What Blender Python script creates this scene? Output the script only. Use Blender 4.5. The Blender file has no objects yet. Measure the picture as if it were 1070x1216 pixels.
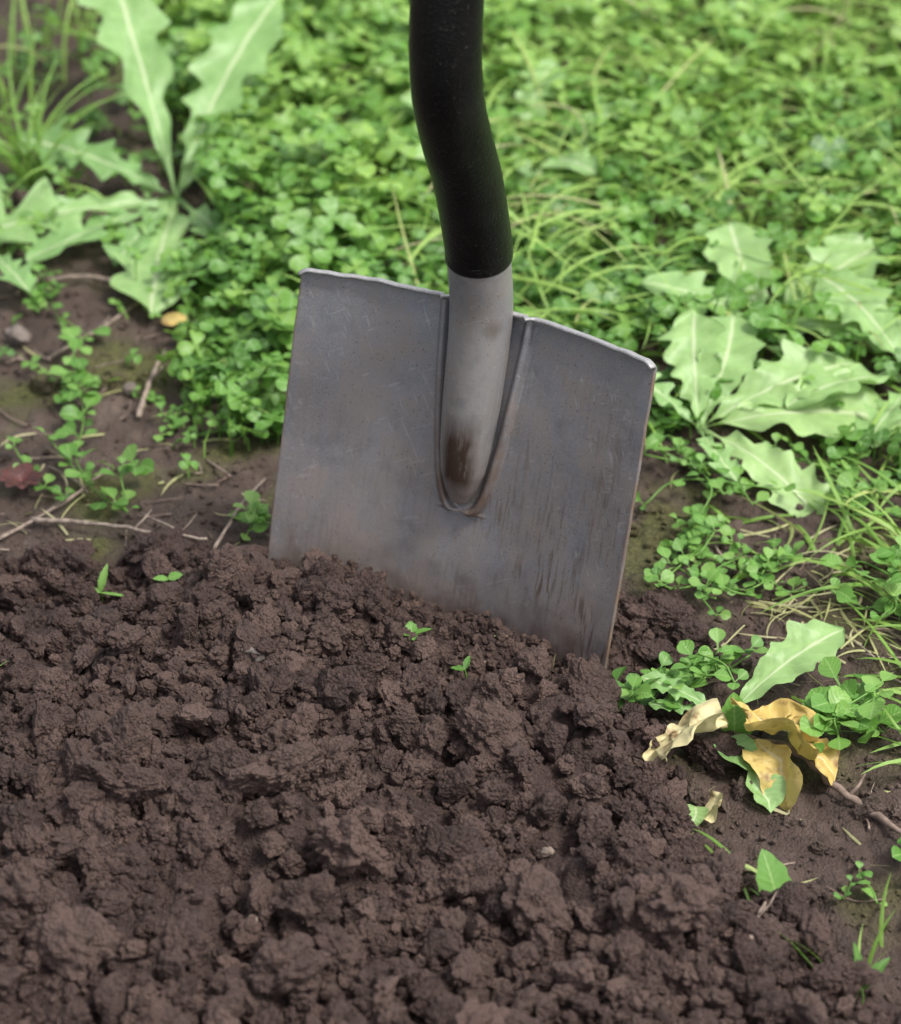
import bpy, bmesh, math, random
import numpy as np
from mathutils import Vector, Matrix, noise as mn
random.seed(7); rng=np.random.default_rng(11)
R=math.radians
scene=bpy.context.scene
# ---------------------------------------------------------------- camera
cam_d=bpy.data.cameras.new("camera"); cam=bpy.data.objects.new("camera",cam_d)
scene.collection.objects.link(cam); scene.camera=cam
cam.location=(0,-1.456,1.058); cam.rotation_euler=(R(54),0,0)
cam_d.sensor_fit='HORIZONTAL'; cam_d.sensor_width=36; cam_d.lens=116.1
cam_d.clip_start=0.05; cam_d.clip_end=500
cam_d.dof.use_dof=True; cam_d.dof.focus_distance=1.61; cam_d.dof.aperture_fstop=7.6
scene.view_settings.view_transform='Standard'; scene.view_settings.look='None'
scene.view_settings.exposure=0
# ---------------------------------------------------------------- light
EL,AZ=R(60),R(112)
w=bpy.data.worlds.new("World"); scene.world=w; w.use_nodes=True
nt=w.node_tree; bg=nt.nodes['Background']
sky=nt.nodes.new('ShaderNodeTexSky'); sky.sky_type='NISHITA'; sky.sun_disc=False
sky.sun_elevation=EL; sky.sun_rotation=AZ; sky.dust_density=4; sky.ozone_density=.6; sky.air_density=.9
hs=nt.nodes.new('ShaderNodeHueSaturation'); hs.inputs['Saturation'].default_value=.40; hs.inputs['Value'].default_value=1.65
nt.links.new(sky.outputs[0],hs.inputs['Color']); nt.links.new(hs.outputs[0],bg.inputs[0]); bg.inputs[1].default_value=0.15
sd=bpy.data.lights.new("sun",'SUN'); sun=bpy.data.objects.new("sun",sd); scene.collection.objects.link(sun)
sd.energy=3.1; sd.angle=R(13); sd.color=(1,.975,.93)
s=Vector((math.cos(EL)*math.sin(AZ),math.cos(EL)*math.cos(AZ),math.sin(EL)))
sun.rotation_euler=s.to_track_quat('Z','Y').to_euler()
# ---------------------------------------------------------------- numpy noise
def h2(ix,iy,sd):
    a=(ix.astype(np.int64)*374761393+iy.astype(np.int64)*668265263+sd*974634777)&0xffffffff
    a=((a^(a>>13))*1274126177)&0xffffffff
    a=((a^(a>>16))*2246822519)&0xffffffff
    a=a^(a>>15)
    return (a&0xffffff)/float(0x1000000)
def vn(x,y,sd=0):
    ix=np.floor(x); iy=np.floor(y); fx=x-ix; fy=y-iy
    fx=fx*fx*(3-2*fx); fy=fy*fy*(3-2*fy)
    a=h2(ix,iy,sd);b=h2(ix+1,iy,sd);c=h2(ix,iy+1,sd);d=h2(ix+1,iy+1,sd)
    return (a*(1-fx)+b*fx)*(1-fy)+(c*(1-fx)+d*fx)*fy
def fbm(x,y,sd=0,o=4):
    r=0;A=.5
    for i in range(o):
        r=r+A*(vn(x,y,sd+i*17)-.5)*2; x=x*2.03+5.1; y=y*2.03+1.7; A*=.5
    return r
def worley(x,y,sd=0):
    ix=np.floor(x); iy=np.floor(y)
    F=np.full(x.shape,9.); C=np.zeros(x.shape)
    for dx in (-1,0,1):
        for dy in (-1,0,1):
            cx=ix+dx; cy=iy+dy
            px=cx+.15+.7*h2(cx,cy,sd); py=cy+.15+.7*h2(cx,cy,sd+5)
            d=np.hypot(px-x,py-y); m=d<F
            F=np.where(m,d,F); C=np.where(m,h2(cx,cy,sd+9),C)
    return F,C
def sst(a,b,x):
    t=np.clip((x-a)/(b-a),0,1); return t*t*(3-2*t)
def bladedist(x,y): return (x-.0)*.449+(y+.107)*.893
def mound(x,y):
    yb=np.interp(x,[-.6,-.28,-.1,.03,.10,.14,.3],[-.06,-.065,-.045,-.060,-.085,-.12,-.2])
    xr=np.interp(-y,[.0,.08,.13,.2,.28,.34,.38,.45,.8],[.120,.13,.13,.125,.125,.15,.19,.24,.3])
    n=.026*fbm(x*20,y*20,3,4)
    d=np.minimum(yb-y,xr-x)+n
    d=np.minimum(d,np.minimum(x+.95+n*3,y+1.0+n*3))
    return d
def height(x,y):
    x=np.asarray(x,float); y=np.asarray(y,float)
    d=mound(x,y); m=sst(-.012,.022,d)
    body=.023*sst(-.015,.10,d)
    body=body-.014*np.exp(-(((x+.25)/.05)**2+((y+.12)/.035)**2))
    body=body+m*.022*fbm(x*10,y*10,21,2)
    bd=bladedist(x,y)
    body=body-m*.024*np.exp(-(np.maximum(np.abs(bd+.01)-.012,0)/.030)**2)*sst(-.10,.03,x)
    wx=x+.003*fbm(x*45,y*45,31,3); wy=y+.003*fbm(x*45+9,y*45,37,3)
    H=body
    for c,a,sd in ((.050,.34,1),(.029,.55,2),(.0150,.55,3),(.0072,.45,4)):
        F,C=worley(wx/c,wy/c,sd)
        dome=np.sqrt(np.clip(1-(F/.70)**2,0,1))
        H=H+m*a*c*(dome-.62)*(.2+1.0*C)
    F,C=worley(wx/.013+7,wy/.013,8)
    fl=.0030*fbm(x*30,y*30,51,4)+.005*fbm(x*7,y*7,55,2)+.0026*np.sqrt(np.clip(1-(F/.6)**2,0,1))*(C>.5)
    near=np.clip(1-(np.hypot(x,y)-2)/4,0,1)
    H=H+(1-m)*fl*near+.0012*fbm(x*260,y*260,61,2)*near
    far=np.hypot(x,y)
    H=H+.15*sst(3,25,far)*fbm(x*.12,y*.12,71,3)
    return H
def H1(x,y): return float(height(np.array([x]),np.array([y]))[0])
# ---------------------------------------------------------------- mesh utils
def build(name,V,T,mat,attrs=None,smooth=True,parent=None):
    V=np.asarray(V,np.float32); T=np.asarray(T,np.int32)
    me=bpy.data.meshes.new(name)
    me.vertices.add(len(V)); me.vertices.foreach_set('co',V.ravel())
    k=T.shape[1]
    me.loops.add(T.size); me.loops.foreach_set('vertex_index',T.ravel())
    me.polygons.add(len(T)); me.polygons.foreach_set('loop_start',np.arange(len(T),dtype=np.int32)*k)
    me.polygons.foreach_set('use_smooth',np.full(len(T),smooth))
    me.update(calc_edges=True)
    for n,a in (attrs or {}).items():
        at=me.attributes.new(n,'FLOAT','POINT'); at.data.foreach_set('value',np.asarray(a,np.float32))
    me.materials.append(mat)
    ob=bpy.data.objects.new(name,me); scene.collection.objects.link(ob)
    if parent: ob.parent=parent
    return ob
class Batch:
    def __init__(s): s.V=[];s.T=[];s.A=[];s.n=0
    def add(s,V,T,au,av,var):
        n=len(V); s.V.append(V); s.T.append(np.asarray(T)+s.n); s.n+=n
        s.A.append(np.stack([np.broadcast_to(au,n),np.broadcast_to(av,n),np.broadcast_to(var,n)],1))
    def inst(s,tV,tT,tau,tav,M,loc,var):
        N=len(loc); k=len(tV)
        V=(np.einsum('nij,kj->nki',M,tV)+loc[:,None,:]).reshape(-1,3)
        T=(tT[None]+(np.arange(N)*k)[:,None,None]).reshape(-1,3)
        s.add(V,T,np.tile(tau,N),np.tile(tav,N),np.repeat(var,k))
    def done(s,name,mat,parent=None,smooth=True):
        A=np.concatenate(s.A)
        return build(name,np.concatenate(s.V),np.concatenate(s.T),mat,{'au':A[:,0],'av':A[:,1],'var':A[:,2]},smooth,parent)
def gridtris(r,c):
    i=np.arange(r-1)[:,None]*c+np.arange(c-1)[None]; i=i.ravel()
    return np.concatenate([np.stack([i,i+1,i+c+1],1),np.stack([i,i+c+1,i+c],1)])
def catmull(P,n=8):
    P=np.asarray(P,float); Q=np.vstack([2*P[0]-P[1],P,2*P[-1]-P[-2]]); out=[]
    for i in range(1,len(Q)-2):
        a,b,c,d=Q[i-1:i+3]
        for t in np.arange(n)/n:
            out.append(.5*((2*b)+(-a+c)*t+(2*a-5*b+4*c-d)*t*t+(-a+3*b-3*c+d)*t**3))
    out.append(Q[-2]); return np.array(out)
def tube(P,rad,ns=8,cap=True):
    P=np.asarray(P,float); n=len(P); rad=np.broadcast_to(rad,n)
    tg=np.gradient(P,axis=0); tg/=np.linalg.norm(tg,axis=1)[:,None]+1e-12
    ref=np.array([1.,0,0]) if abs(tg[0][0])<.8 else np.array([0,0,1.])
    V=[]
    for i in range(n):
        a=ref-tg[i]*ref.dot(tg[i]); a/=np.linalg.norm(a); b=np.cross(tg[i],a); ref=a
        th=np.arange(ns)/ns*2*math.pi
        V.append(P[i]+rad[i]*(np.cos(th)[:,None]*a+np.sin(th)[:,None]*b))
    V=np.concatenate(V); T=[]
    for i in range(n-1):
        for j in range(ns):
            a=i*ns+j;b=i*ns+(j+1)%ns
            T+= [(a,b,b+ns),(a,b+ns,a+ns)]
    if cap:
        V=np.vstack([V,P[0],P[-1]]); c0=n*ns
        for j in range(ns):
            T.append((c0,(j+1)%ns,j)); T.append((c0+1,(n-1)*ns+j,(n-1)*ns+(j+1)%ns))
    return V,np.array(T)
# ---------------------------------------------------------------- material utils
def mat(name):
    m=bpy.data.materials.new(name); m.use_nodes=True; t=m.node_tree; t.nodes.clear()
    return m,t
class N:
    def __init__(s,t): s.t=t
    def n(s,ty,ins=None,**kw):
        nd=s.t.nodes.new(ty)
        for k,v in kw.items(): setattr(nd,k,v)
        for k,v in (ins or {}).items():
            if isinstance(v,bpy.types.NodeSocket): s.t.links.new(v,nd.inputs[k])
            else: nd.inputs[k].default_value=v
        return nd
    def noise(s,vec,scale,detail=4,rough=.55):
        return s.n('ShaderNodeTexNoise',{'Vector':vec,'Scale':scale,'Detail':detail,'Roughness':rough}).outputs['Fac']
    def ramp(s,f,stops,interp='LINEAR'):
        r=s.n('ShaderNodeValToRGB',{'Fac':f}); cr=r.color_ramp; cr.interpolation=interp
        while len(cr.elements)<len(stops): cr.elements.new(.5)
        for e,(p,c) in zip(cr.elements,stops):
            e.position=p; e.color=(c[0],c[1],c[2],1) if isinstance(c,tuple) else (c,c,c,1)
        return r.outputs['Color']
    def mix(s,f,a,b,bt='MIX'):
        m=s.n('ShaderNodeMix',data_type='RGBA',blend_type=bt)
        for i,v in ((0,f),(6,a),(7,b)):
            if isinstance(v,bpy.types.NodeSocket): s.t.links.new(v,m.inputs[i])
            else: m.inputs[i].default_value=v if i==0 else (v[0],v[1],v[2],1)
        return m.outputs[2]
    def math(s,op,a,b=0.,clamp=False):
        m=s.n('ShaderNodeMath',operation=op,use_clamp=clamp)
        for i,v in ((0,a),(1,b)):
            if isinstance(v,bpy.types.NodeSocket): s.t.links.new(v,m.inputs[i])
            else: m.inputs[i].default_value=v
        return m.outputs[0]
    def attr(s,n): return s.n('ShaderNodeAttribute',attribute_name=n).outputs['Fac']
    def out(s,sh): 
        o=s.t.nodes.new('ShaderNodeOutputMaterial'); s.t.links.new(sh,o.inputs[0])
def soil_material(name,clod=False):
    m,t=mat(name); g=N(t)
    co=g.n('ShaderNodeTexCoord').outputs['Object']
    n1=g.noise(co,38,3); n2=g.noise(co,300,3,.7); n3=g.noise(co,11,2)
    wet=g.ramp(n1,[(.3,(.019,.0098,.0078)),(.5,(.039,.0215,.0170)),(.7,(.072,.0440,.0355))])
    wet=g.mix(g.ramp(n2,[(.40,0.),(.72,.5)]),wet,(.120,.078,.064))
    dry=g.ramp(n1,[(.25,(.058,.039,.030)),(.5,(.105,.075,.058)),(.78,(.19,.145,.118))])
    dry=g.mix(g.ramp(n2,[(.4,0.),(.7,.5)]),dry,(.070,.047,.036))
    moss=g.ramp(n2,[(.3,(.05,.06,.012)),(.7,(.15,.17,.035))])
    dry=g.mix(g.ramp(n3,[(.53,0.),(.64,.8)]),dry,moss)
    if clod:
        v=g.attr('var')
        col=g.mix(g.math('MULTIPLY',g.math('POWER',v,2.),.75),wet,(.125,.080,.065))
        col=g.mix(g.attr('av'),col,dry)
    else:
        col=g.mix(g.attr('dry'),wet,dry)
        far=g.mix(n3,(.03,.05,.012),(.07,.11,.025))
        col=g.mix(g.attr('far'),col,far)
    b1=g.noise(co,900,3,.75)
    vor=g.n('ShaderNodeTexVoronoi',{'Vector':co,'Scale':520.},feature='F1').outputs['Distance']
    hgt=g.math('SUBTRACT',g.math('MULTIPLY',b1,1.0),g.math('MULTIPLY',vor,.9))
    bp=g.n('ShaderNodeBump',{'Strength':1.,'Distance':.0017,'Height':hgt}).outputs[0]
    p=g.n('ShaderNodeBsdfPrincipled',{'Base Color':col,'Roughness':g.ramp(n1,[(.3,.5),(.7,.9)]),'Normal':bp,'Specular IOR Level':.4})
    g.out(p.outputs[0]); return m
def leaf_material(name,stops,rib,ribw=.12,trans=.35,rough=.45,mott=.3,chev=None,brown=None,vein=.14):
    m,t=mat(name); g=N(t)
    co=g.n('ShaderNodeTexCoord').outputs['Object']
    col=g.ramp(g.attr('var'),stops)
    n=g.noise(co,110,2)
    col=g.mix(g.math('MULTIPLY',g.ramp(n,[(.35,0.),(.7,1.)]),mott),col,tuple(c*.5 for c in stops[0][1]))
    if chev:
        av=g.attr('av'); k=g.ramp(av,[(.38,0.),(.47,.5),(.55,.5),(.6,0.)])
        col=g.mix(k,col,chev)
    if brown:
        nb=g.noise(co,60,3,.65); col=g.mix(g.ramp(nb,[(.53,0.),(.64,.85)]),col,brown)
    au=g.math('ABSOLUTE',g.attr('au'))
    vv=g.math('ADD',g.math('ADD',g.math('MULTIPLY',g.attr('av'),46.),g.math('MULTIPLY',au,-11.)),g.math('MULTIPLY',n,9.))
    sv=g.math('SINE',vv)
    if vein>0: col=g.mix(g.math('MULTIPLY',g.ramp(sv,[(.8,0.),(1.,1.)]),vein),col,rib)
    col=g.mix(g.ramp(au,[(0.,1.),(ribw,.0)]),col,rib)
    hb=g.math('ADD',g.math('MULTIPLY',sv,.25),n)
    bp=g.n('ShaderNodeBump',{'Strength':.3,'Distance':.001,'Height':hb}).outputs[0]
    p=g.n('ShaderNodeBsdfPrincipled',{'Base Color':col,'Roughness':rough,'Normal':bp,'Specular IOR Level':.5})
    tr=g.n('ShaderNodeBsdfTranslucent')
    t.links.new(g.mix(.3,col,(.5,.75,.10)),tr.inputs[0])
    mx=g.n('ShaderNodeMixShader',{0:trans,1:p.outputs[0],2:tr.outputs[0]})
    g.out(mx.outputs[0]); return m
M_soil=soil_material("soil_ground"); M_clod=soil_material("soil_clod",True)
M_clover=leaf_material("clover_leaf",[(0,(.055,.155,.028)),(.5,(.140,.32,.048)),(1,(.30,.49,.095))],(.26,.42,.14),.08,.32,.40,.2,chev=(.27,.44,.18),vein=0)
M_grass=leaf_material("grass_blade",[(0,(.09,.20,.035)),(.45,(.20,.38,.06)),(.85,(.37,.55,.13)),(.93,(.48,.48,.20)),(1,(.54,.48,.30))],(.27,.42,.14),.1,.32,.42,.12,vein=0)
M_dand=leaf_material("dandelion_leaf",[(0,(.13,.27,.08)),(.5,(.22,.40,.13)),(1,(.36,.54,.20))],(.55,.63,.38),.10,.25,.46,.25)
M_weed=leaf_material("weed_leaf",[(0,(.07,.19,.03)),(.5,(.14,.32,.055)),(1,(.25,.44,.10))],(.28,.45,.14),.1,.3,.42,.25,vein=.06)
M_yel=leaf_material("withered_leaf",[(0,(.52,.36,.09)),(.5,(.62,.49,.17)),(1,(.66,.58,.31))],(.66,.58,.32),.08,.15,.6,.1,brown=(.20,.105,.04),vein=.2)
M_red=leaf_material("red_leaf",[(0,(.05,.016,.014)),(1,(.10,.034,.026))],(.2,.06,.05),.1,.1,.5)
def twig_material():
    m,t=mat("twig_bark"); g=N(t); co=g.n('ShaderNodeTexCoord').outputs['Object']
    n=g.noise(co,220,3); v=g.attr('var')
    col=g.mix(v,(.12,.065,.048),(.36,.29,.23)); col=g.mix(g.ramp(n,[(.4,0.),(.7,.7)]),col,(.05,.032,.025))
    bp=g.n('ShaderNodeBump',{'Strength':.6,'Distance':.001,'Height':n}).outputs[0]
    g.out(g.n('ShaderNodeBsdfPrincipled',{'Base Color':col,'Roughness':.75,'Normal':bp}).outputs[0]); return m
M_twig=twig_material()
def stone_material():
    m,t=mat("stone"); g=N(t); co=g.n('ShaderNodeTexCoord').outputs['Object']
    n=g.noise(co,180,4); v=g.attr('var')
    col=g.mix(v,(.12,.11,.10),(.34,.25,.19)); col=g.mix(g.ramp(n,[(.4,0.),(.65,.8)]),col,(.08,.06,.05))
    bp=g.n('ShaderNodeBump',{'Strength':.5,'Distance':.001,'Height':n}).outputs[0]
    g.out(g.n('ShaderNodeBsdfPrincipled',{'Base Color':col,'Roughness':.8,'Normal':bp}).outputs[0]); return m
M_stone=stone_material()
# ---------------------------------------------------------------- ground
def axis(lo,hi,step,mid,mstep,far):
    a=list(np.arange(lo,hi,step)); x=hi
    while x<mid: a.append(x); x+=mstep
    st=mstep
    while x<far: a.append(x); st*=1.22; x+=st
    a.append(far); 
    x=lo; b=[]; st=step*3
    while x>-far: x-=st; st*=1.18; b.append(max(x,-far))
    return np.array(b[::-1]+a)
xs=axis(-.33,.33,.0015,.6,.008,120); ys=axis(-.50,.08,.0015,1.0,.005,120)
X,Y=np.meshgrid(xs,ys); Z=height(X,Y)
VG=np.stack([X.ravel(),Y.ravel(),Z.ravel()],1)
r_,c_=X.shape; i=(np.arange(r_-1)[:,None]*c_+np.arange(c_-1)[None]).ravel()
Q=np.stack([i,i+1,i+c_+1,i+c_],1)
dm=mound(X,Y).ravel()
dry=1-sst(-.02,.012,dm+.01*fbm(X*60,Y*60,5,3).ravel())
side=.85-.42*sst(.05,.16,X.ravel())*sst(.10,-.12,Y.ravel())-.25*sst(.1,.3,Y.ravel())
farA=sst(1.2,2.2,np.hypot(X,Y).ravel())
build("ground",VG,Q,M_soil,{'dry':dry*side,'far':farA})
# ---------------------------------------------------------------- soil clods
def ico(sub):
    bm=bmesh.new(); bmesh.ops.create_icosphere(bm,subdivisions=sub,radius=1)
    V=np.array([v.co[:] for v in bm.verts]); T=np.array([[v.index for v in f.verts] for f in bm.faces]); bm.free(); return V,T
def clod(sub,seed,knob=.3):
    V,T=ico(sub); o=Vector((seed*3.7,seed*1.3,-seed*2.1)); out=[]
    sc=np.array([1,random.uniform(.68,.98),random.uniform(.55,.85)])
    nf=random.choice((1,2,3,4)); rr=random.Random(seed*7+sub)
    pl=[Vector((rr.gauss(0,1),rr.gauss(0,1),rr.gauss(0,1))).normalized() for _ in range(nf)]
    for v in V:
        p=Vector(v)
        r=1+.42*mn.noise(p*.9+o)+.26*mn.noise(p*2.1+o)
        d=mn.voronoi(p*2.2+o)[0]; r+=knob*(.35-d[0])
        q=p*r
        for nn in pl:
            ex=q.dot(nn)-.60
            if ex>0: q-=nn*ex*.8
        e=0
        if sub>=3: e+=.10*mn.noise(p*4.5+o)
        if sub>=4:
            d=mn.voronoi(p*5+o)[0]; e+=knob*.38*(.4-d[0])
        if sub>=5:
            d=mn.voronoi(p*9+o)[0]; e+=knob*.30*(.4-d[0])+.05*mn.noise(p*16+o)
        q+=p*e
        out.append(q[:])
    return np.array(out)*sc,T
def rotm(n):
    q=rng.normal(size=(n,4)); q/=np.linalg.norm(q,axis=1)[:,None]
    w_,x,y,z=q.T
    return np.stack([np.stack([1-2*(y*y+z*z),2*(x*y-z*w_),2*(x*z+y*w_)],1),np.stack([2*(x*y+z*w_),1-2*(x*x+z*z),2*(y*z-x*w_)],1),np.stack([2*(x*z-y*w_),2*(y*z+x*w_),1-2*(x*x+y*y)],1)],1)
B=Batch()
def scatter_clods(n,r0,r1,sub,nvar,inm=True,sink=.25,pw=2,x0=-.38,x1=.32,clump=.5):
    per=n//nvar
    for k in range(nvar):
        tV,tT=clod(sub,k+1+sub*13,.36 if sub>3 else .32)
        x=rng.uniform(x0,x1,per*4); y=rng.uniform(-.53,.0,per*4) if inm else rng.uniform(-.55,.5,per*4)
        d=mound(x,y); ok=(d>.0) if inm else (d<.01)
        cl=fbm(x*16,y*16,91,3)
        ok&=(cl+rng.uniform(-clump,clump,len(x)))>-.1
        x=x[ok][:per];y=y[ok][:per]; m=len(x)
        r=r0+(r1-r0)*rng.random(m)**pw
        bd=bladedist(x,y); inb=(np.abs(x+.01)<.14)&(bd>-r-.016)&(bd<r+.016)&(r>.005)
        x=x[~inb];y=y[~inb];r=r[~inb];m=len(x)
        z=height(x,y)+r*(.5-sink)*rng.uniform(.2,1.6,m)
        B.inst(tV,tT,np.zeros(len(tV)),np.full(len(tV),0. if inm else .6),rotm(m)*r[:,None,None],np.stack([x,y,z],1),rng.random(m))
scatter_clods(120,.013,.025,5,20,sink=-.02,pw=1.6,clump=.9)
scatter_clods(620,.0075,.0135,4,20,sink=-.15,clump=.8)
scatter_clods(1200,.0045,.0085,4,20,sink=-.15,clump=.6)
scatter_clods(4600,.0026,.0052,3,16,sink=-.1,clump=.35)
scatter_clods(17000,.0009,.0027,2,8,sink=-.2,clump=.25)
scatter_clods(160,.003,.011,4,10,inm=False,sink=.2)
scatter_clods(4800,.0009,.003,2,6,inm=False,sink=0)
for (a,b,r,k) in [(.125,-.115,.017,3),(.118,-.14,.012,5),(.140,-.13,.012,8),(.128,-.095,.011,9),(.150,-.15,.010,2),(.145,-.235,.018,6),(.105,-.105,.012,7)]:
    tV,tT=clod(5,k+90,.36); V=tV*r+np.array([a,b,H1(a,b)+r*.4]); B.add(V,tT,0.,0.,.2)
B.done("soil_clods",M_clod,smooth=False)
# ---------------------------------------------------------------- shovel
T0=Vector((.0135,-.070,.1855))
Zl=Vector((.134,.267,.954)).normalized(); Xl=Vector((.893,-.449,-.032)); Xl=(Xl-Zl*Xl.dot(Zl)).normalized(); Yl=Zl.cross(Xl)
shovel=bpy.data.objects.new("square_mouth_shovel",None); scene.collection.objects.link(shovel)
MW=Matrix.Translation(T0)@Matrix((Xl,Yl,Zl)).transposed().to_4x4(); shovel.matrix_world=MW
HW=.111; SAG=.023; ZT=-.123
def bowl(x,z): return SAG*(1-np.clip(np.abs(x)/HW,0,1)**1.75)
NX,NZ=280,320
xb=np.linspace(-HW,HW,NX); zb=np.linspace(-.275,0,NZ)
XB,ZB=np.meshgrid(xb,zb)
def hw(z): return .0268*np.clip((z-ZT)/(-ZT),1e-4,1)**.30
g_=hw(ZB)-np.abs(XB); dh=(hw(ZB+.001)-hw(ZB-.001))/.002
ss=g_/np.sqrt(1+dh**2); ss=np.where(ZB<ZT+.0001,-.02,ss)
ridge=.0050*np.exp(-(ss/.0019)**2)+.0010*sst(-.001,.002,ss)
XE=XB*(1+(.0035*fbm(ZB*30,0*ZB+np.sign(XB)*3,7,3)+.0015*fbm(ZB*140,0*ZB+np.sign(XB)*9,9,2))*np.abs(XB)/HW/HW*.12)
dz=.0020*fbm(xb*22,0*xb,13,3)+.0006*fbm(xb*150,0*xb,15,2)-.0028*np.clip((np.abs(xb)/HW-.95)/.05,0,1)**2
ZE=ZB+dz[None,:]*sst(-.03,0,ZB)
yb_=bowl(XB,ZB)-ridge+.0016*fbm(XB*14,ZB*14,5,3)
rows=[np.stack([XE,yb_,ZE],2).reshape(-1,3)]
ycur=yb_[-1]; 
for a in np.linspace(15,80,7):
    rr=.0032
    rows.append(np.stack([XE[-1],ycur-rr*(1-math.cos(R(a))),dz+rr*math.sin(R(a))],1))
for e in (.001,.002,.0032):
    y0=ycur-.0032-e*(1-.2*np.abs(xb)/HW+.3*fbm(xb*40,0*xb,19,3))
    rows.append(np.stack([XE[-1]*(1-.012*e/.0032),y0,dz+.0032-.1*e],1))
VB=np.concatenate(rows)
i=(np.arange(NZ+9)[:,None]*NX+np.arange(NX-1)[None]).ravel()
QB=np.stack([i,i+1,i+NX+1,i+NX],1)
def steel(name,kind):
    m,t=mat(name); g=N(t); co=g.n('ShaderNodeTexCoord').outputs['Object']
    sep=g.n('ShaderNodeSeparateXYZ',{0:co}); z=sep.outputs[2]; x=sep.outputs[0]
    n1=g.noise(co,14,4,.6); n2=g.noise(co,900,2,.7); n5=g.noise(co,48,4,.65)
    st=g.n('ShaderNodeMapping',{'Vector':co,'Scale':(1.,1.,.10)}).outputs[0]
    sk=g.noise(st,420,3,.6); sk2=g.noise(st,60,4,.6)
    base=(.150,.155,.175),(.225,.228,.244)
    if kind!='blade': base=(.215,.215,.22),(.30,.295,.29)
    col=g.ramp(n1,[(.3,base[0]),(.7,base[1])])
    col=g.mix(g.ramp(n2,[(.35,0.),(.75,.6)]),col,(.33,.328,.335))
    col=g.mix(g.math('MULTIPLY',g.ramp(n5,[(.48,0.),(.66,1.)]),.5),col,(.30,.25,.215))
    col=g.mix(g.math('MULTIPLY',g.ramp(n5,[(.32,1.),(.45,0.)]),.35),col,(.10,.10,.112))
    col=g.mix(g.math('MULTIPLY',g.ramp(sk2,[(.45,0.),(.7,1.)]),.45),col,(.29,.235,.20))
    for ang,sc_,k in ((.5,500.,.35),(-1.1,420.,.28)):
        mp=g.n('ShaderNodeMapping',{'Vector':co,'Rotation':(0,ang,0)}).outputs[0]
        mp=g.n('ShaderNodeMapping',{'Vector':mp,'Scale':(1.,1.,.025)}).outputs[0]
        sc1=g.noise(mp,sc_,1,.5); gate=g.ramp(g.noise(co,35,2),[(.45,0.),(.55,1.)])
        col=g.mix(g.math('MULTIPLY',g.math('MULTIPLY',g.ramp(sc1,[(.67,0.),(.70,1.)]),gate),k),col,(.45,.45,.46))
    low=g.n('ShaderNodeMapRange',{0:z,1:-.01,2:-.17,3:0.,4:1.}).outputs[0]
    film=g.math('MULTIPLY',low,g.ramp(g.noise(co,22,4),[(.35,.3),(.65,.95)]))
    col=g.mix(g.math('MULTIPLY',film,.65),col,(.255,.195,.16))
    zx=g.n('ShaderNodeMapRange',{0:x,1:-.02,2:.03,3:.2,4:1.}).outputs[0]
    zone=g.math('MULTIPLY',g.ramp(g.noise(co,19,3),[(.40,0.),(.55,1.)]),zx)
    stk=g.math('MULTIPLY',g.ramp(sk,[(.52,0.),(.61,1.)]),g.math('MULTIPLY',zone,low))
    col=g.mix(g.math('MULTIPLY',stk,.85),col,(.10,.066,.045))
    sp=g.n('ShaderNodeTexVoronoi',{'Vector':co,'Scale':330.}); 
    spm=g.ramp(sp.outputs['Distance'],[(.10,1.),(.18,0.)])
    spz=g.ramp(g.noise(co,45,3),[(.44,0.),(.56,1.)])
    col=g.mix(g.math('MULTIPLY',g.math('MULTIPLY',spm,spz),.75),col,(.09,.055,.035))
    if kind=='blade':
        ax=g.math('ABSOLUTE',x)
        ed=g.math('MULTIPLY',g.ramp(g.math('MULTIPLY',ax,9.),[(.980,0.),(.996,.9)]),g.ramp(g.noise(co,55,3),[(.4,.2),(.6,.9)]))
        col=g.mix(ed,col,(.24,.15,.095))
        mud=g.n('ShaderNodeMapRange',{0:g.math('ADD',z,g.math('MULTIPLY',g.math('SUBTRACT',g.noise(co,60,4),.5),.10)),1:-.165,2:-.198,3:0.,4:1.}).outputs[0]
        col=g.mix(g.math('MULTIPLY',mud,.7),col,(.095,.062,.049))
        sx=g.attr('rim'); col=g.mix(g.math('MULTIPLY',sx,g.ramp(g.noise(co,60,4),[(.38,.15),(.6,.85)])),col,(.15,.09,.058))
        lp=g.attr('lip'); col=g.mix(g.math('MULTIPLY',lp,g.ramp(n2,[(.3,.3),(.6,.9)])),col,(.42,.415,.41))
    else:
        a=g.n('ShaderNodeMapRange',{0:z,1:-.112,2:-.098,3:0.,4:1.}).outputs[0]
        b=g.n('ShaderNodeMapRange',{0:z,1:-.054,2:-.074,3:0.,4:1.}).outputs[0]
        xx=g.n('ShaderNodeMapRange',{0:g.math('ABSOLUTE',g.math('SUBTRACT',x,.001)),1:.0120,2:.006,3:0.,4:1.}).outputs[0]
        r=g.math('MULTIPLY',g.math('MULTIPLY',a,b),xx)
        r=g.math('MULTIPLY',r,g.ramp(g.noise(st,230,4,.7),[(.34,.55),(.50,1.)]))
        col=g.mix(r,col,(.056,.033,.023))
        tipz=g.n('ShaderNodeMapRange',{0:z,1:-.095,2:-.115,3:0.,4:.6}).outputs[0]
        col=g.mix(tipz,col,(.23,.175,.145))
        sx=g.n('ShaderNodeVectorMath',{0:co,1:(.0145,-.004,-.003)},operation='DISTANCE').outputs['Value']
        col=g.mix(g.math('MULTIPLY',g.ramp(g.math('ADD',g.math('MULTIPLY',sx,70.),g.math('MULTIPLY',n5,.8)),[(.6,1.),(1.,0.)]),.55),col,(.11,.085,.07))
    hb=g.math('ADD',g.math('MULTIPLY',n2,.35),g.math('MULTIPLY',n5,.8))
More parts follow.
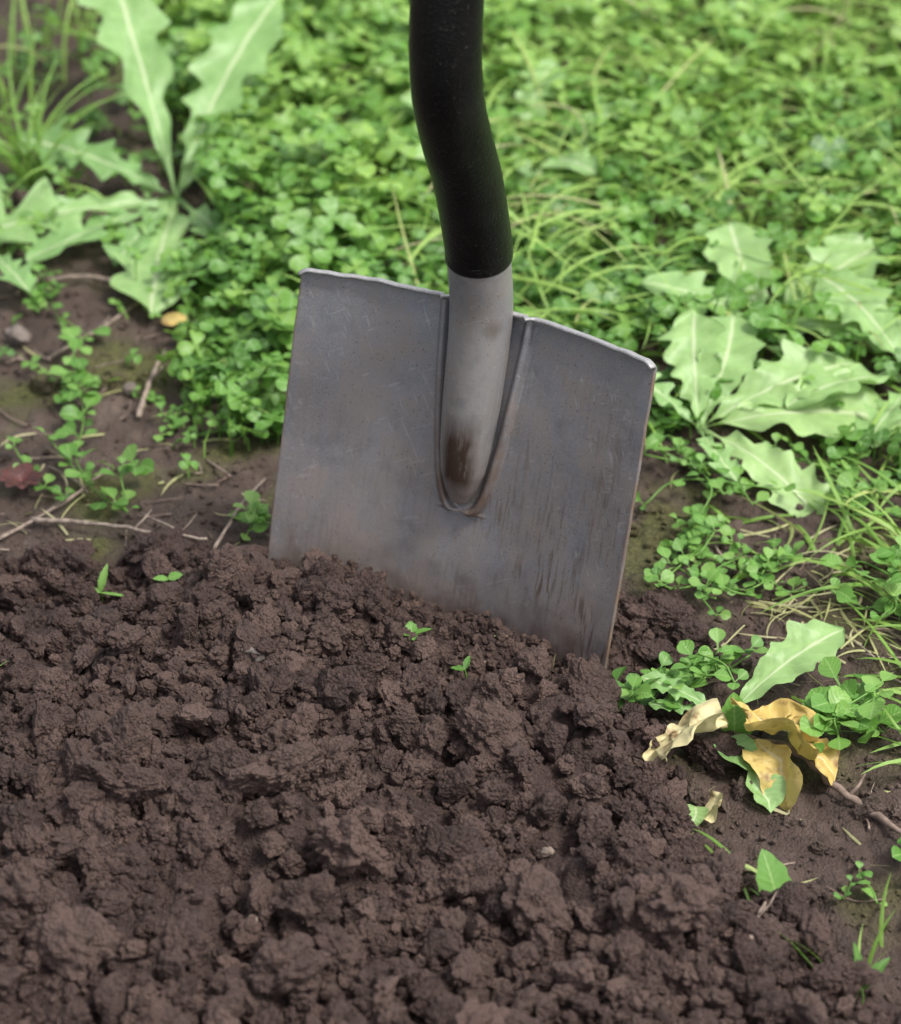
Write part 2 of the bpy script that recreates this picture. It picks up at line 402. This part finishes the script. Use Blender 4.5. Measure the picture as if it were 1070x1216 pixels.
    bp=g.n('ShaderNodeBump',{'Strength':.3,'Distance':.0009,'Height':hb}).outputs[0]
    p=g.n('ShaderNodeBsdfPrincipled',{'Base Color':col,'Metallic':.4,'Roughness':g.ramp(n5,[(.3,.38),(.7,.60)]),'Normal':bp})
    g.out(p.outputs[0]); return m
M_bl=steel("shovel_blade_steel",'blade'); M_so=steel("shovel_socket_steel",'socket')
rimA=np.concatenate([(np.exp(-(ss/.0028)**2)*np.clip((-.03-ZB)/.08,0,1)).ravel(),np.zeros(NX*10)])
lipA=np.concatenate([np.zeros(NX*(NZ-1)),np.full(NX,.3),np.ones(NX*10)])
bl=build("blade",VB,QB,M_bl,{'rim':rimA,'lip':lipA},parent=shovel)
so=bl.modifiers.new("thickness",'SOLIDIFY'); so.thickness=.0020; so.offset=0
sp=catmull([(0,.0185,ZT+.006),(0,.0175,ZT+.012),(0,.016,ZT+.026),(0,.015,-.08),(0,.0135,-.045),(0,.009,0),(0,-.003,.03),(0,-.014,.052)],8)
rad=np.interp(sp[:,2],[ZT+.006,ZT+.009,ZT+.016,ZT+.027,-.08,-.055,-.02,.0,.06],[.0015,.006,.0095,.0130,.0152,.0168,.0176,.018,.018])
V,T=tube(sp,rad,48); build("socket",V,T,M_so,parent=shovel)
path=[(0,-.006,.036),(0,-.0115,.048),(0,-.037,.086),(0,-.063,.116),(0,-.083,.145),(0,-.096,.185),(0,-.105,.25),(0,-.112,.40),(0,-.112,.55),(0,-.112,.62)]
sp=catmull(path,10)
rd=np.full(len(sp),.0190); rd[0]=.0182; rd[1]=.0189
V,T=tube(sp,rd,48)
def rubber():
    m,t=mat("black_rubber_sleeve"); g=N(t); co=g.n('ShaderNodeTexCoord').outputs['Object']
    n=g.noise(co,500,3,.7); n1=g.noise(co,30,3)
    col=g.ramp(n1,[(.4,(.003,.003,.0035)),(.75,(.010,.0095,.0095))])
    col=g.mix(g.ramp(n,[(.62,0.),(.71,.5)]),col,(.09,.08,.07))
    bp=g.n('ShaderNodeBump',{'Strength':.5,'Distance':.0012,'Height':n}).outputs[0]
    g.out(g.n('ShaderNodeBsdfPrincipled',{'Base Color':col,'Roughness':.34,'Normal':bp,'Specular IOR Level':.28}).outputs[0]); return m
M_rub=rubber()
build("handle_sleeve",V,T,M_rub,parent=shovel)
e=sp[-1]
loop=catmull([e+[0,0,-.01],e+[-.045,0,.035],e+[-.062,0,.09],e+[-.05,0,.115],e+[0,0,.12],e+[.05,0,.115],e+[.062,0,.09],e+[.045,0,.035],e+[0,0,-.01]],8)
V,T=tube(loop,.012,20); build("handle_grip",V,T,M_rub,parent=shovel)
# ---------------------------------------------------------------- leaf builders
def leaf(B,base,az,L,W,p0,p1,var,lobes=0,amp=0.,back=.0,fold=.15,ruff=.0,roll=0.,rows=12,cols=5,shape='ovate',crumple=0.,bend=0.):
    t=np.linspace(0,1,rows); pit=R(p0)+(R(p1)-R(p0))*t; azt=R(az)+R(bend)*t
    tg=np.stack([np.cos(pit)*np.cos(azt),np.cos(pit)*np.sin(azt),np.sin(pit)],1)
    C=np.asarray(base,float)+np.vstack([np.zeros(3),np.cumsum(tg[:-1]*L/(rows-1),axis=0)])
    side=np.stack([-np.sin(azt),np.cos(azt),0*t],1); nrm=np.cross(tg,side)
    cr,sr=math.cos(R(roll)),math.sin(R(roll)); side,nrm=side*cr+nrm*sr,nrm*cr-side*sr
    if shape=='ovate': env=np.sin(math.pi*np.clip(t,0,1)**.8)**.75; env=np.maximum(env,.03)
    elif shape=='dand':
        env=np.interp(t,[0,.12,.3,.55,.78,.92,1],[.07,.09,.42,.8,1,.72,.03])
    elif shape=='round': env=np.interp(t,[0,.28,.4,.55,.75,.9,1],[.08,.1,.6,.95,1,.65,.05])
    c=np.linspace(-1,1,cols); ph=random.random()*6
    V=np.zeros((rows,cols,3))
    for j,cc in enumerate(c):
        o=0 if cc<0 else .35
        if lobes:
            f=np.mod(t*lobes+o+.12*np.sin(t*9+ph),1.); tooth=1-amp*np.where(f<.7,f/.7,(1-f)/.3)*np.interp(t,[0,.75,.9,1],[1,1,.4,0])
            tooth*=1+.15*np.sin(t*37+ph*3+cc)
        else: tooth=1+amp*.25*np.sin(t*rows*1.6)
        wv=W*env*tooth; ac=abs(cc)
        V[:,j]=C+side*(cc*wv)[:,None]+nrm*(fold*ac*wv+ruff*W*ac*np.sin(t*22+ph+cc*2))[:,None]-tg*(back*ac**2*wv)[:,None]
    V=V.reshape(-1,3)
    if crumple:
        V=V+np.array([(mn.noise_vector(Vector(v)*55+Vector((ph,0,0))))[:] for v in V])*crumple+np.array([(mn.noise_vector(Vector(v)*140))[:] for v in V])*crumple*.4
    B.add(V,gridtris(rows,cols),np.tile(c,rows),np.repeat(t,cols),var)
def stem(B,P,r,var,n=4,ns=5):
    Q=catmull(P,n); V,T=tube(Q,np.linspace(r,r*.6,len(Q)),ns); B.add(V,T,.5,.1,var)
def vegline(x): return np.interp(x,[-.7,-.31,-.26,-.215,-.18,-.165,-.145,-.11,.12,.19,.28,.7],[.80,.76,.66,.50,.33,.20,.12,.06,.055,.03,.0,-.05])
def clover_template(droop,fold):
    t=np.array([0,.2,.45,.7,.88,1.]); hwid=np.array([.03,.22,.38,.46,.40,.20]); VV=[];TT=[];AU=[];AV=[];n=0
    for k in range(3):
        a=k*2*math.pi/3
        d=np.array([math.cos(a),math.sin(a),0]); sd_=np.array([-math.sin(a),math.cos(a),0])
        for ti,h in zip(t,hwid):
            for cc in (-1,0,1):
                ext=ti-(.07 if (cc==0 and ti==1.) else 0)
                z=-droop*ti**2+fold*abs(cc)*h
                VV.append(d*ext+sd_*cc*h+np.array([0,0,z])); AU.append(cc); AV.append(ti)
        TT.append(gridtris(6,3)+n); n+=18
    return np.array(VV),np.concatenate(TT),np.array(AU,float),np.array(AV)
def clover(B,x,y,hgt,size,var,tiltmax=38):
    n=len(x); z0=height(x,y); 
    grp=rng.integers(0,4,n)
    th=rng.uniform(0,2*math.pi,n); tl=R(tiltmax)*rng.random(n)**.7; ta=rng.uniform(0,2*math.pi,n)
    c,s_=np.cos(th),np.sin(th); Z0=np.zeros(n); O=np.ones(n)
    Rz=np.stack([np.stack([c,-s_,Z0],1),np.stack([s_,c,Z0],1),np.stack([Z0,Z0,O],1)],1)
    kx,ky=np.cos(ta),np.sin(ta); ct,st=np.cos(tl),np.sin(tl)
    Rt=np.stack([np.stack([ct+kx*kx*(1-ct),kx*ky*(1-ct),ky*st],1),np.stack([kx*ky*(1-ct),ct+ky*ky*(1-ct),-kx*st],1),np.stack([-ky*st,kx*st,ct],1)],1)
    M=np.einsum('nij,njk->nik',Rt,Rz)*size[:,None,None]
    loc=np.stack([x,y,z0+hgt],1)
    for k,(dr,fo) in enumerate([(.1,.3),(.25,.45),(-.05,.2),(.35,.15)]):
        m=grp==k; tV,tT,au,av=clover_template(dr,fo)
        B.inst(tV,tT,au,av,M[m],loc[m],var[m])
    bx=x+rng.normal(0,.008,n); by=y+rng.normal(0,.008,n); bz=height(bx,by)-.002
    P0=np.stack([bx,by,bz],1); P2=loc; P1=(P0+P2)/2+np.stack([(bx-x)*.4,(by-y)*.4,hgt*.15],1)
    V=np.zeros((n,3,3,3)); 
    for i,P in enumerate((P0,P1,P2)):
        for j in range(3):
            a=j*2.094; V[:,i,j]=P+np.array([math.cos(a),math.sin(a),0])*.0007
    T=[]
    for i in range(2):
        for j in range(3):
            a=i*3+j;b=i*3+(j+1)%3; T+=[(a,b,b+3),(a,b+3,a+3)]
    T=np.array(T); TT=(T[None]+(np.arange(n)*9)[:,None,None]).reshape(-1,3)
    B.add(V.reshape(-1,3),TT,.5,.1,np.repeat(np.clip(var+.2,0,1),9))
B=Batch()
N_=13500
x=rng.uniform(-.60,.60,N_); y=rng.uniform(-.06,1.12,N_)
ed=y-vegline(x)+.05*fbm(x*11,y*11,201,3)
pat=fbm(x*5,y*5,205,3)
rightness=sst(.0,.2,x)*.25+sst(.45,.8,y)*.12
ok=(ed>0)&(rng.random(N_)<np.clip(.92-rightness*1.2+pat*1.0,.14,1))
ok&=~((np.hypot((x-.235)/.08,(y-.07)/.05)<1)&(rng.random(N_)<.75))
x=x[ok];y=y[ok];ed=ed[ok];pat=pat[ok]
hg=(.010+.032*sst(0,.12,ed)+.030*fbm(x*14,y*14,207,2))*rng.uniform(.4,1.2,len(x)); hg=np.clip(hg,.005,.085)
var=np.clip(.16+.45*(hg/.05)+.40*sst(.15,.7,y)-.1+.35*fbm(x*9,y*9,401,2)+rng.normal(0,.2,len(x)),0,.99)
clover(B,x,y,hg,rng.uniform(.006,.0165,len(x)),var)
n=140; y=rng.uniform(.06,.28,n); x=rng.normal(-.137,.020,n)-(y-.05)*.08
hg=rng.uniform(.004,.038,n)
clover(B,x,y,hg,rng.uniform(.006,.014,n),np.clip(rng.normal(.40,.25,n),0,1),55)
n=110; x=rng.uniform(-.36,-.2,n); y=rng.uniform(.3,.75,n); clover(B,x,y,rng.uniform(.006,.03,n),rng.uniform(.006,.012,n),np.clip(rng.normal(.5,.2,n),0,1),40)
n=20; x=rng.uniform(-.30,-.16,n); y=rng.uniform(.0,.24,n); clover(B,x,y,rng.uniform(.003,.012,n),rng.uniform(.003,.008,n),np.clip(rng.normal(.5,.2,n),0,1),40)
B.done("clover_patch",M_clover)
# grass -------------------------------------------------------------
def blades(B,x,y,az,L,W,p0,p1,var,rows=9,zoff=0.):
    n=len(x); z=height(x,y)-.002+zoff
    t=np.linspace(0,1,rows)
    pit=R(1)*(p0[:,None]+(p1-p0)[:,None]*t[None]**1.2); aa=R(1)*az[:,None]+rng.normal(0,.6,n)[:,None]*t[None]
    tg=np.stack([np.cos(pit)*np.cos(aa),np.cos(pit)*np.sin(aa),np.sin(pit)],2)
    C=np.cumsum(tg,axis=1)*(L/(rows-1))[:,None,None]; C=C-C[:,:1]
    C=C+np.stack([x,y,z],1)[:,None,:]
    sd_=np.stack([-np.sin(aa),np.cos(aa),0*aa],2)
    nr_=np.cross(tg,sd_); ro=rng.normal(0,.6,n)[:,None,None]
    sd_=sd_*np.cos(ro)+nr_*np.sin(ro)
    wd=np.interp(t,[0,.3,.8,1],[.7,1,.6,.02])[None,:,None]*W[:,None,None]
    V=np.stack([C-sd_*wd,C+nr_*wd*.25,C+sd_*wd],2).reshape(-1,3)
    V[:,2]=np.maximum(V[:,2],-.01)
    T=gridtris(rows,3); TT=(T[None]+(np.arange(n)*rows*3)[:,None,None]).reshape(-1,3)
    B.add(V,TT,np.tile([-1,0,1],n*rows),np.tile(np.repeat(t,3),n),np.repeat(var,rows*3))
B=Batch()
N_=8000
x=rng.uniform(-.60,.60,N_); y=rng.uniform(-.05,1.15,N_)
ed=y-vegline(x)+.05*fbm(x*11,y*11,201,3)
pg=fbm(x*6+3,y*6,305,3)
ok=(ed>.015)&(rng.random(N_)<np.clip(.08+.65*sst(.0,.27,x)+.35*sst(.5,.8,y)+pg*.8,.04,1))
ok&=~((np.hypot((x-.235)/.08,(y-.07)/.06)<1)&(rng.random(N_)<.8))
x=x[ok];y=y[ok];n=len(x)
p0=rng.uniform(20,75,n); 
blades(B,x,y,rng.uniform(0,360,n),rng.uniform(.03,.10,n),rng.uniform(.0008,.0022,n),p0,p0-rng.uniform(30,130,n),np.clip(rng.normal(.60,.2,n),0,.95))
n=1700; x=rng.uniform(-.02,.5,n); y=rng.uniform(.16,.95,n); 
blades(B,x,y,rng.uniform(-60,240,n),rng.uniform(.04,.12,n),rng.uniform(.0006,.0015,n),rng.uniform(10,40,n),rng.uniform(-50,5,n),np.clip(rng.normal(.74,.12,n),0,.98),zoff=.033)
def tuft(x0,y0,n,sp,L0,L1,az0=0,az1=360,pa=55,pb=85,dr=60,v=.5,W0=.0009,W1=.0017):
    x=rng.normal(x0,sp,n);y=rng.normal(y0,sp,n); p0=rng.uniform(pa,pb,n)
    blades(B,x,y,rng.uniform(az0,az1,n),rng.uniform(L0,L1,n),rng.uniform(W0,W1,n),p0,p0-rng.uniform(dr*.4,dr*1.4,n),np.clip(rng.normal(v,.15,n),0,1))
tuft(-.30,.40,34,.014,.06,.13,v=.5); tuft(-.335,.34,18,.012,.05,.09,v=.55); tuft(-.34,.5,30,.03,.05,.1,v=.55); tuft(-.28,.62,30,.04,.05,.1,v=.6)
tuft(.285,-.06,45,.018,.05,.10,90,260,10,55,60,.62); tuft(.27,-.005,26,.022,.04,.08,60,250,10,50,50,.62)
tuft(.30,-.16,38,.02,.05,.10,80,250,10,60,60,.6); tuft(.285,-.25,20,.015,.04,.08,90,220,15,60,60,.6)
tuft(.21,-.03,16,.02,.03,.06,0,360,15,50,50,.6)
tuft(.160,-.348,14,.008,.025,.045,100,200,15,50,30,.55,.0008,.0014); tuft(.20,-.415,8,.012,.02,.045,60,200,20,70,30,.5,.0008,.0013)
tuft(-.268,-.215,4,.003,.03,.04,20,90,45,70,20,.6,.0009,.0014)
B.done("grass",M_grass)
# straw and rootlets ----------------------------------------------------
B=Batch()
def straw(xc,yc,sx,sy,n,L0=.02,L1=.06):
    x=rng.normal(xc,sx,n);y=rng.normal(yc,sy,n)
    blades(B,x,y,rng.uniform(0,360,n),rng.uniform(L0,L1,n),rng.uniform(.0004,.0010,n),rng.uniform(0,14,n),rng.uniform(-16,4,n),rng.uniform(.93,1,n),zoff=.004)
straw(.205,-.09,.03,.03,65,.015,.045); straw(.25,-.14,.03,.05,32,.015,.05); straw(-.2,.08,.06,.08,26,.01,.035); straw(-.22,.0,.05,.03,12,.01,.035)
straw(.25,.1,.1,.1,20); straw(-.05,-.22,.14,.1,10,.006,.014); straw(.2,-.3,.04,.08,14,.01,.03)
B.done("straw_litter",M_grass)
B=Batch()
for k in range(90):
    a=random.uniform(-.33,-.13); b=random.uniform(-.05,.33)
    if k>55: a=random.uniform(.14,.29); b=random.uniform(-.4,0)
    az=random.uniform(0,6.28); L=random.uniform(.008,.035); r=random.uniform(.0004,.0011)
    P=[(a+math.cos(az)*L*q+random.gauss(0,.0015),b+math.sin(az)*L*q+random.gauss(0,.0015)) for q in (0,.5,1)]
    C=catmull([(p,q,H1(p,q)+r*1.5+random.uniform(0,.002)) for p,q in P],4); V,T=tube(C,np.linspace(r,r*.6,len(C)),6); B.add(V,T,0.,0.,random.uniform(.2,1))
B.done("twig_litter",M_twig)
# dandelions ----------------------------------------------------------
def dandelion(x0,y0,leaves,dz=.004):
    B=Batch(); z=H1(x0,y0)
    for (az,L,W,p0,p1,var,kw) in leaves:
        k=dict(lobes=6,amp=.62,back=.45,fold=.18,ruff=.12,rows=48,cols=9,shape='dand',roll=random.gauss(0,8),bend=random.gauss(0,12)); k.update(kw)
        leaf(B,(x0,y0,z+dz),az,L,W,p0,p1,var,**k)
    return B
dandelion(-.196,.360,[(108,.26,.032,36,16,.6,dict(amp=.35,lobes=5)),(74,.20,.030,32,12,.6,dict(amp=.35)),(58,.14,.022,26,5,.55,dict(amp=.3)),
 (204,.200,.036,10,-14,.7,dict(amp=.7,roll=-14)),(222,.13,.024,6,-6,.5,dict()),(264,.150,.036,2,-4,.75,dict(amp=.45)),(300,.13,.022,10,-6,.6,dict(amp=.4)),
 (150,.14,.024,18,-5,.45,dict()),(246,.10,.02,8,-8,.45,{})],.010).done("dandelion_plant",M_dand)
dandelion(.158,.070,[(0,.145,.032,20,-32,1.,dict(amp=.15,lobes=7,back=.3,roll=14)),(-44,.110,.023,10,-30,.98,dict(amp=.45,roll=10)),(95,.09,.022,42,10,.8,dict(amp=.25)),
 (60,.10,.024,35,0,.75,dict(amp=.25)),(26,.12,.026,24,-10,.85,dict(amp=.25,roll=12)),(-80,.06,.014,15,-20,.65,{}),(150,.07,.015,40,5,.6,{})],.012).done("dandelion_plant.001",M_dand)
dandelion(.21,.18,[(110,.10,.025,34,0,.8,dict(amp=.2)),(40,.12,.027,28,-8,.8,dict(amp=.2)),(-10,.11,.024,20,-18,.75,dict(amp=.3)),(-70,.08,.018,20,-20,.7,{}),(160,.09,.02,30,0,.7,dict(amp=.3))],.018).done("dandelion_plant.002",M_dand)
dandelion(.30,.12,[(120,.11,.024,35,-10,.75,dict(amp=.3)),(200,.10,.024,25,-15,.8,dict(amp=.35)),(60,.12,.02,40,0,.6,{}),(-60,.09,.018,15,-10,.65,{}),(250,.09,.018,15,-15,.7,{})],.018).done("dandelion_plant.003",M_dand)
dandelion(.05,.42,[(a,.11,.018,50,0,.7,{}) for a in (10,80,150,220,300)]).done("dandelion_plant.004",M_dand)
dandelion(.155,-.205,[(38,.088,.018,32,4,.8,dict(amp=.22,lobes=6,back=.2,roll=10,bend=-8)),(150,.055,.010,22,-4,.6,dict(amp=.5)),(170,.045,.008,12,-10,.5,{}),(-20,.04,.009,20,-10,.4,{})]).done("dandelion_plant.005",M_dand)
dandelion(-.33,.30,[(a,.09,.016,25,-10,.5,{}) for a in (20,95,300)]).done("dandelion_plant.006",M_dand)
# small-leaved weeds --------------------------------------------------
def chickweed(B,pts,n_nodes=6,ls=.009,h=.008,var=.5):
    P=[np.array([a,b,H1(a,b)+h*random.uniform(.2,1.3)]) for a,b in pts]
    C=catmull(P,6); V,T=tube(C,.0006,5); B.add(V,T,.5,.1,.7)
    for k in np.linspace(0,len(C)-1,n_nodes).astype(int):
        a=random.uniform(0,360)
        for m in range(random.choice((2,2,3))):
            L=ls*random.uniform(.5,1.25)
            leaf(B,C[k]+[0,0,.001],a+m*random.uniform(100,180),L*1.3,L*.46,random.uniform(0,55),random.uniform(-25,20),min(1,max(0,random.gauss(var,.22))),rows=8,cols=5,fold=random.uniform(.05,.35),shape='round',roll=random.gauss(0,22))
def weed_cluster(B,x0,y0,r,n,ls=.009,h=.012,var=.5):
    for k in range(n):
        a=random.uniform(0,6.28); d=r*random.uniform(.5,1.25)
        x1,y1=x0+d*math.cos(a),y0+d*math.sin(a)
        chickweed(B,[(x0+random.gauss(0,r*.3),y0+random.gauss(0,r*.3)),((x0+x1)/2+random.gauss(0,r*.15),(y0+y1)/2+random.gauss(0,r*.15)),(x1,y1)],random.randint(2,4),ls,h,var)
B=Batch()
chickweed(B,[(-.198,-.012),(-.222,.016),(-.254,.055)],6,.011,.014,.5); chickweed(B,[(-.222,.016),(-.235,.04),(-.237,.10),(-.248,.15),(-.244,.196)],14,.0115,.014,.55)
chickweed(B,[(-.2,.0),(-.205,.02),(-.198,.03)],4,.012,.016,.5); chickweed(B,[(-.275,.05),(-.26,.03),(-.24,.01)],4,.010,.012,.55)
weed_cluster(B,-.24,.12,.02,2,.010)
B.done("chickweed_plant",M_weed)
B=Batch(); weed_cluster(B,.145,-.075,.04,11,.0085,.012,.55); weed_cluster(B,.185,-.07,.03,7,.008,.010,.6); weed_cluster(B,.150,-.035,.025,5,.008,.01,.55)
B.done("chickweed_plant.001",M_weed)
B=Batch(); weed_cluster(B,.115,-.175,.028,7,.010,.014,.5); weed_cluster(B,.148,-.165,.022,5,.009,.014,.5); B.done("chickweed_plant.002",M_weed)
B=Batch(); weed_cluster(B,.222,-.215,.03,9,.014,.022,.5); weed_cluster(B,.262,-.10,.035,8,.011,.02,.55); B.done("chickweed_plant.003",M_weed)
B=Batch(); weed_cluster(B,.260,-.325,.018,3,.013,.02,.45); weed_cluster(B,.215,-.345,.02,2,.007,.008,.5); B.done("chickweed_plant.004",M_weed)
B=Batch(); weed_cluster(B,-.121,-.028,.008,3,.010,.018,.7); B.done("chickweed_plant.005",M_weed)
B=Batch(); weed_cluster(B,.17,.02,.045,9,.009,.016,.6); weed_cluster(B,.24,.02,.045,6,.009,.014,.6); weed_cluster(B,-.17,.09,.02,3,.007,.008,.55); weed_cluster(B,-.28,.24,.03,5,.008,.008,.5); B.done("chickweed_plant.006",M_weed)
def seedling(name,x0,y0,lv,h=.006,mt=None):
    B=Batch(); z=H1(x0,y0); stem(B,[(x0,y0,z-.004),(x0+.001,y0,z+h*.5),(x0,y0,z+h)],.0006,.6)
    for (az,L,W,p0,p1,var) in lv: leaf(B,(x0,y0,z+h),az,L,W,p0,p1,var,rows=14,cols=5,amp=.3)
    return B.done(name,mt or M_weed)
seedling("seedling",-.022,-.158,[(10,.012,.0020,20,0,.4),(200,.009,.0035,30,0,.3),(100,.008,.0035,50,10,.4),(280,.006,.003,10,-10,.3)],.008)
seedling("seedling.001",-.207,-.095,[(70,.018,.0026,60,30,.8),(-15,.020,.0014,5,-5,.7),(170,.008,.002,30,0,.7)],.008)
seedling("seedling.002",-.165,-.105,[(20,.009,.004,15,0,.6),(190,.009,.003,15,0,.6)],.009)
seedling("seedling.003",.008,-.185,[(70,.009,.002,40,10,.1),(180,.008,.0025,15,0,.1)],.011)
seedling("broadleaf_seedling",.171,-.358,[(118,.034,.0100,60,45,.5),(160,.014,.004,40,10,.5)],.003)
seedling("broadleaf_seedling.001",.158,-.222,[(95,.027,.009,72,60,.5),(30,.02,.007,45,10,.5)],.006)
seedling("seedling.004",.205,-.425,[(115,.026,.0026,75,50,.2),(40,.022,.0032,45,10,.2),(170,.020,.0032,35,0,.2)],.012)
seedling("reddish_weed",-.268,.025,[(a,.016,.006,35,-5,random.random()) for a in range(0,360,40)],.006,M_red)
# withered leaves -------------------------------------------------------
B=Batch(); z=H1(.16,-.25)
leaf(B,(.150,-.232,z+.024),205,.050,.019,20,-75,1.,rows=32,cols=15,fold=.35,crumple=.011,roll=25)
leaf(B,(.156,-.225,z+.026),-30,.070,.021,14,-60,.1,rows=32,cols=15,fold=.35,crumple=.012,roll=-25)
leaf(B,(.172,-.240,z+.016),-75,.045,.012,10,-60,.3,rows=26,cols=11,fold=.6,crumple=.009,roll=30)
leaf(B,(.150,-.268,z+.010),-120,.026,.007,-10,-30,1.,rows=18,cols=9,fold=.5,crumple=.007,roll=40)
B.done("withered_leaf",M_yel)
B=Batch(); leaf(B,(.165,-.255,z+.010),-70,.03,.011,0,-35,.7,rows=18,cols=9,fold=.3,crumple=.005)
leaf(B,(.135,-.275,z+.006),-100,.022,.006,10,-35,.9,rows=18,cols=9,fold=.3,crumple=.005)
leaf(B,(.150,-.235,z+.014),-50,.03,.011,5,-30,.5,rows=18,cols=9,fold=.3,crumple=.004); B.done("wilted_green_leaf",M_dand)
B=Batch(); z=H1(-.188,.205); leaf(B,(-.195,.205,z+.006),0,.018,.007,10,-10,.2,rows=14,cols=7,crumple=.003); B.done("withered_leaf.001",M_yel)
# twigs --------------------------------------------------------------
def twig(name,P,r,var,zo=None):
    B=Batch(); zo=zo or [r*1.2]*len(P)
    Q=[(a,b,H1(a,b)+c) for (a,b),c in zip(P,zo)]
    C=catmull(Q,7); C=C+rng.normal(0,r*.25,C.shape)
    rr=np.linspace(r,r*.55,len(C))*(1+.12*rng.normal(size=len(C)))
    V,T=tube(C,rr,9); B.add(V,T,0.,0.,var)
    k=len(C)//2; V,T=tube(np.array([C[k],C[k]+[.006,.005,.004],C[k]+[.010,.012,.006]]),np.array([r*.6,r*.4,r*.2]),6); B.add(V,T,0.,0.,var)
    return B.done(name,M_twig)
twig("twig",[(.150,-.222),(.186,-.238),(.215,-.27),(.245,-.303),(.31,-.36)],.0026,.4,[.008,.012,.008,.006,.006])
twig("twig.001",[(-.258,-.012),(-.21,-.028),(-.18,-.042),(-.147,-.050)],.0016,.95,[.006,.010,.012,.014])
twig("twig.002",[(-.143,-.052),(-.128,-.015),(-.116,.025)],.0012,.8,[.008,.014,.006])
twig("twig.003",[(-.202,.10),(-.197,.14),(-.191,.178)],.0019,.8,[.004,.006,.005])
twig("twig.004",[(-.29,-.05),(-.245,.0),(-.215,.035)],.0013,.7,[.006,.006,.006])
twig("twig.005",[(.148,-.412),(.155,-.39),(.164,-.362)],.0014,.6,[.010,.012,.012])
twig("twig.006",[(-.17,-.050),(-.165,-.035),(-.19,-.01)],.0010,.9,[.008,.008,.004])
twig("twig.007",[(-.30,.26),(-.25,.262),(-.21,.25),(-.17,.28)],.0016,.8,[.004,.006,.008,.006])
twig("twig.008",[(-.27,.17),(-.24,.2),(-.2,.26)],.0014,.8)
# stones --------------------------------------------------------------
B=Batch()
for (a,b,r,v) in [(-.11,-.185,.009,.1),(-.175,-.405,.0045,.8),(-.10,-.385,.004,.5),(-.29,.19,.010,.3),(.05,-.33,.004,.6),(-.21,.13,.006,.3),(.02,-.16,.003,.8),(-.2,-.2,.003,.8),(.24,-.2,.006,.3),(.1,-.42,.004,.5)]:
    tV,tT=clod(4,int(a*1000)%37+3,.08)
    V=tV*r+np.array([a,b,H1(a,b)+r*.8]); B.add(V,tT,0.,0.,v)
B.done("pebbles",M_stone)
print("done")
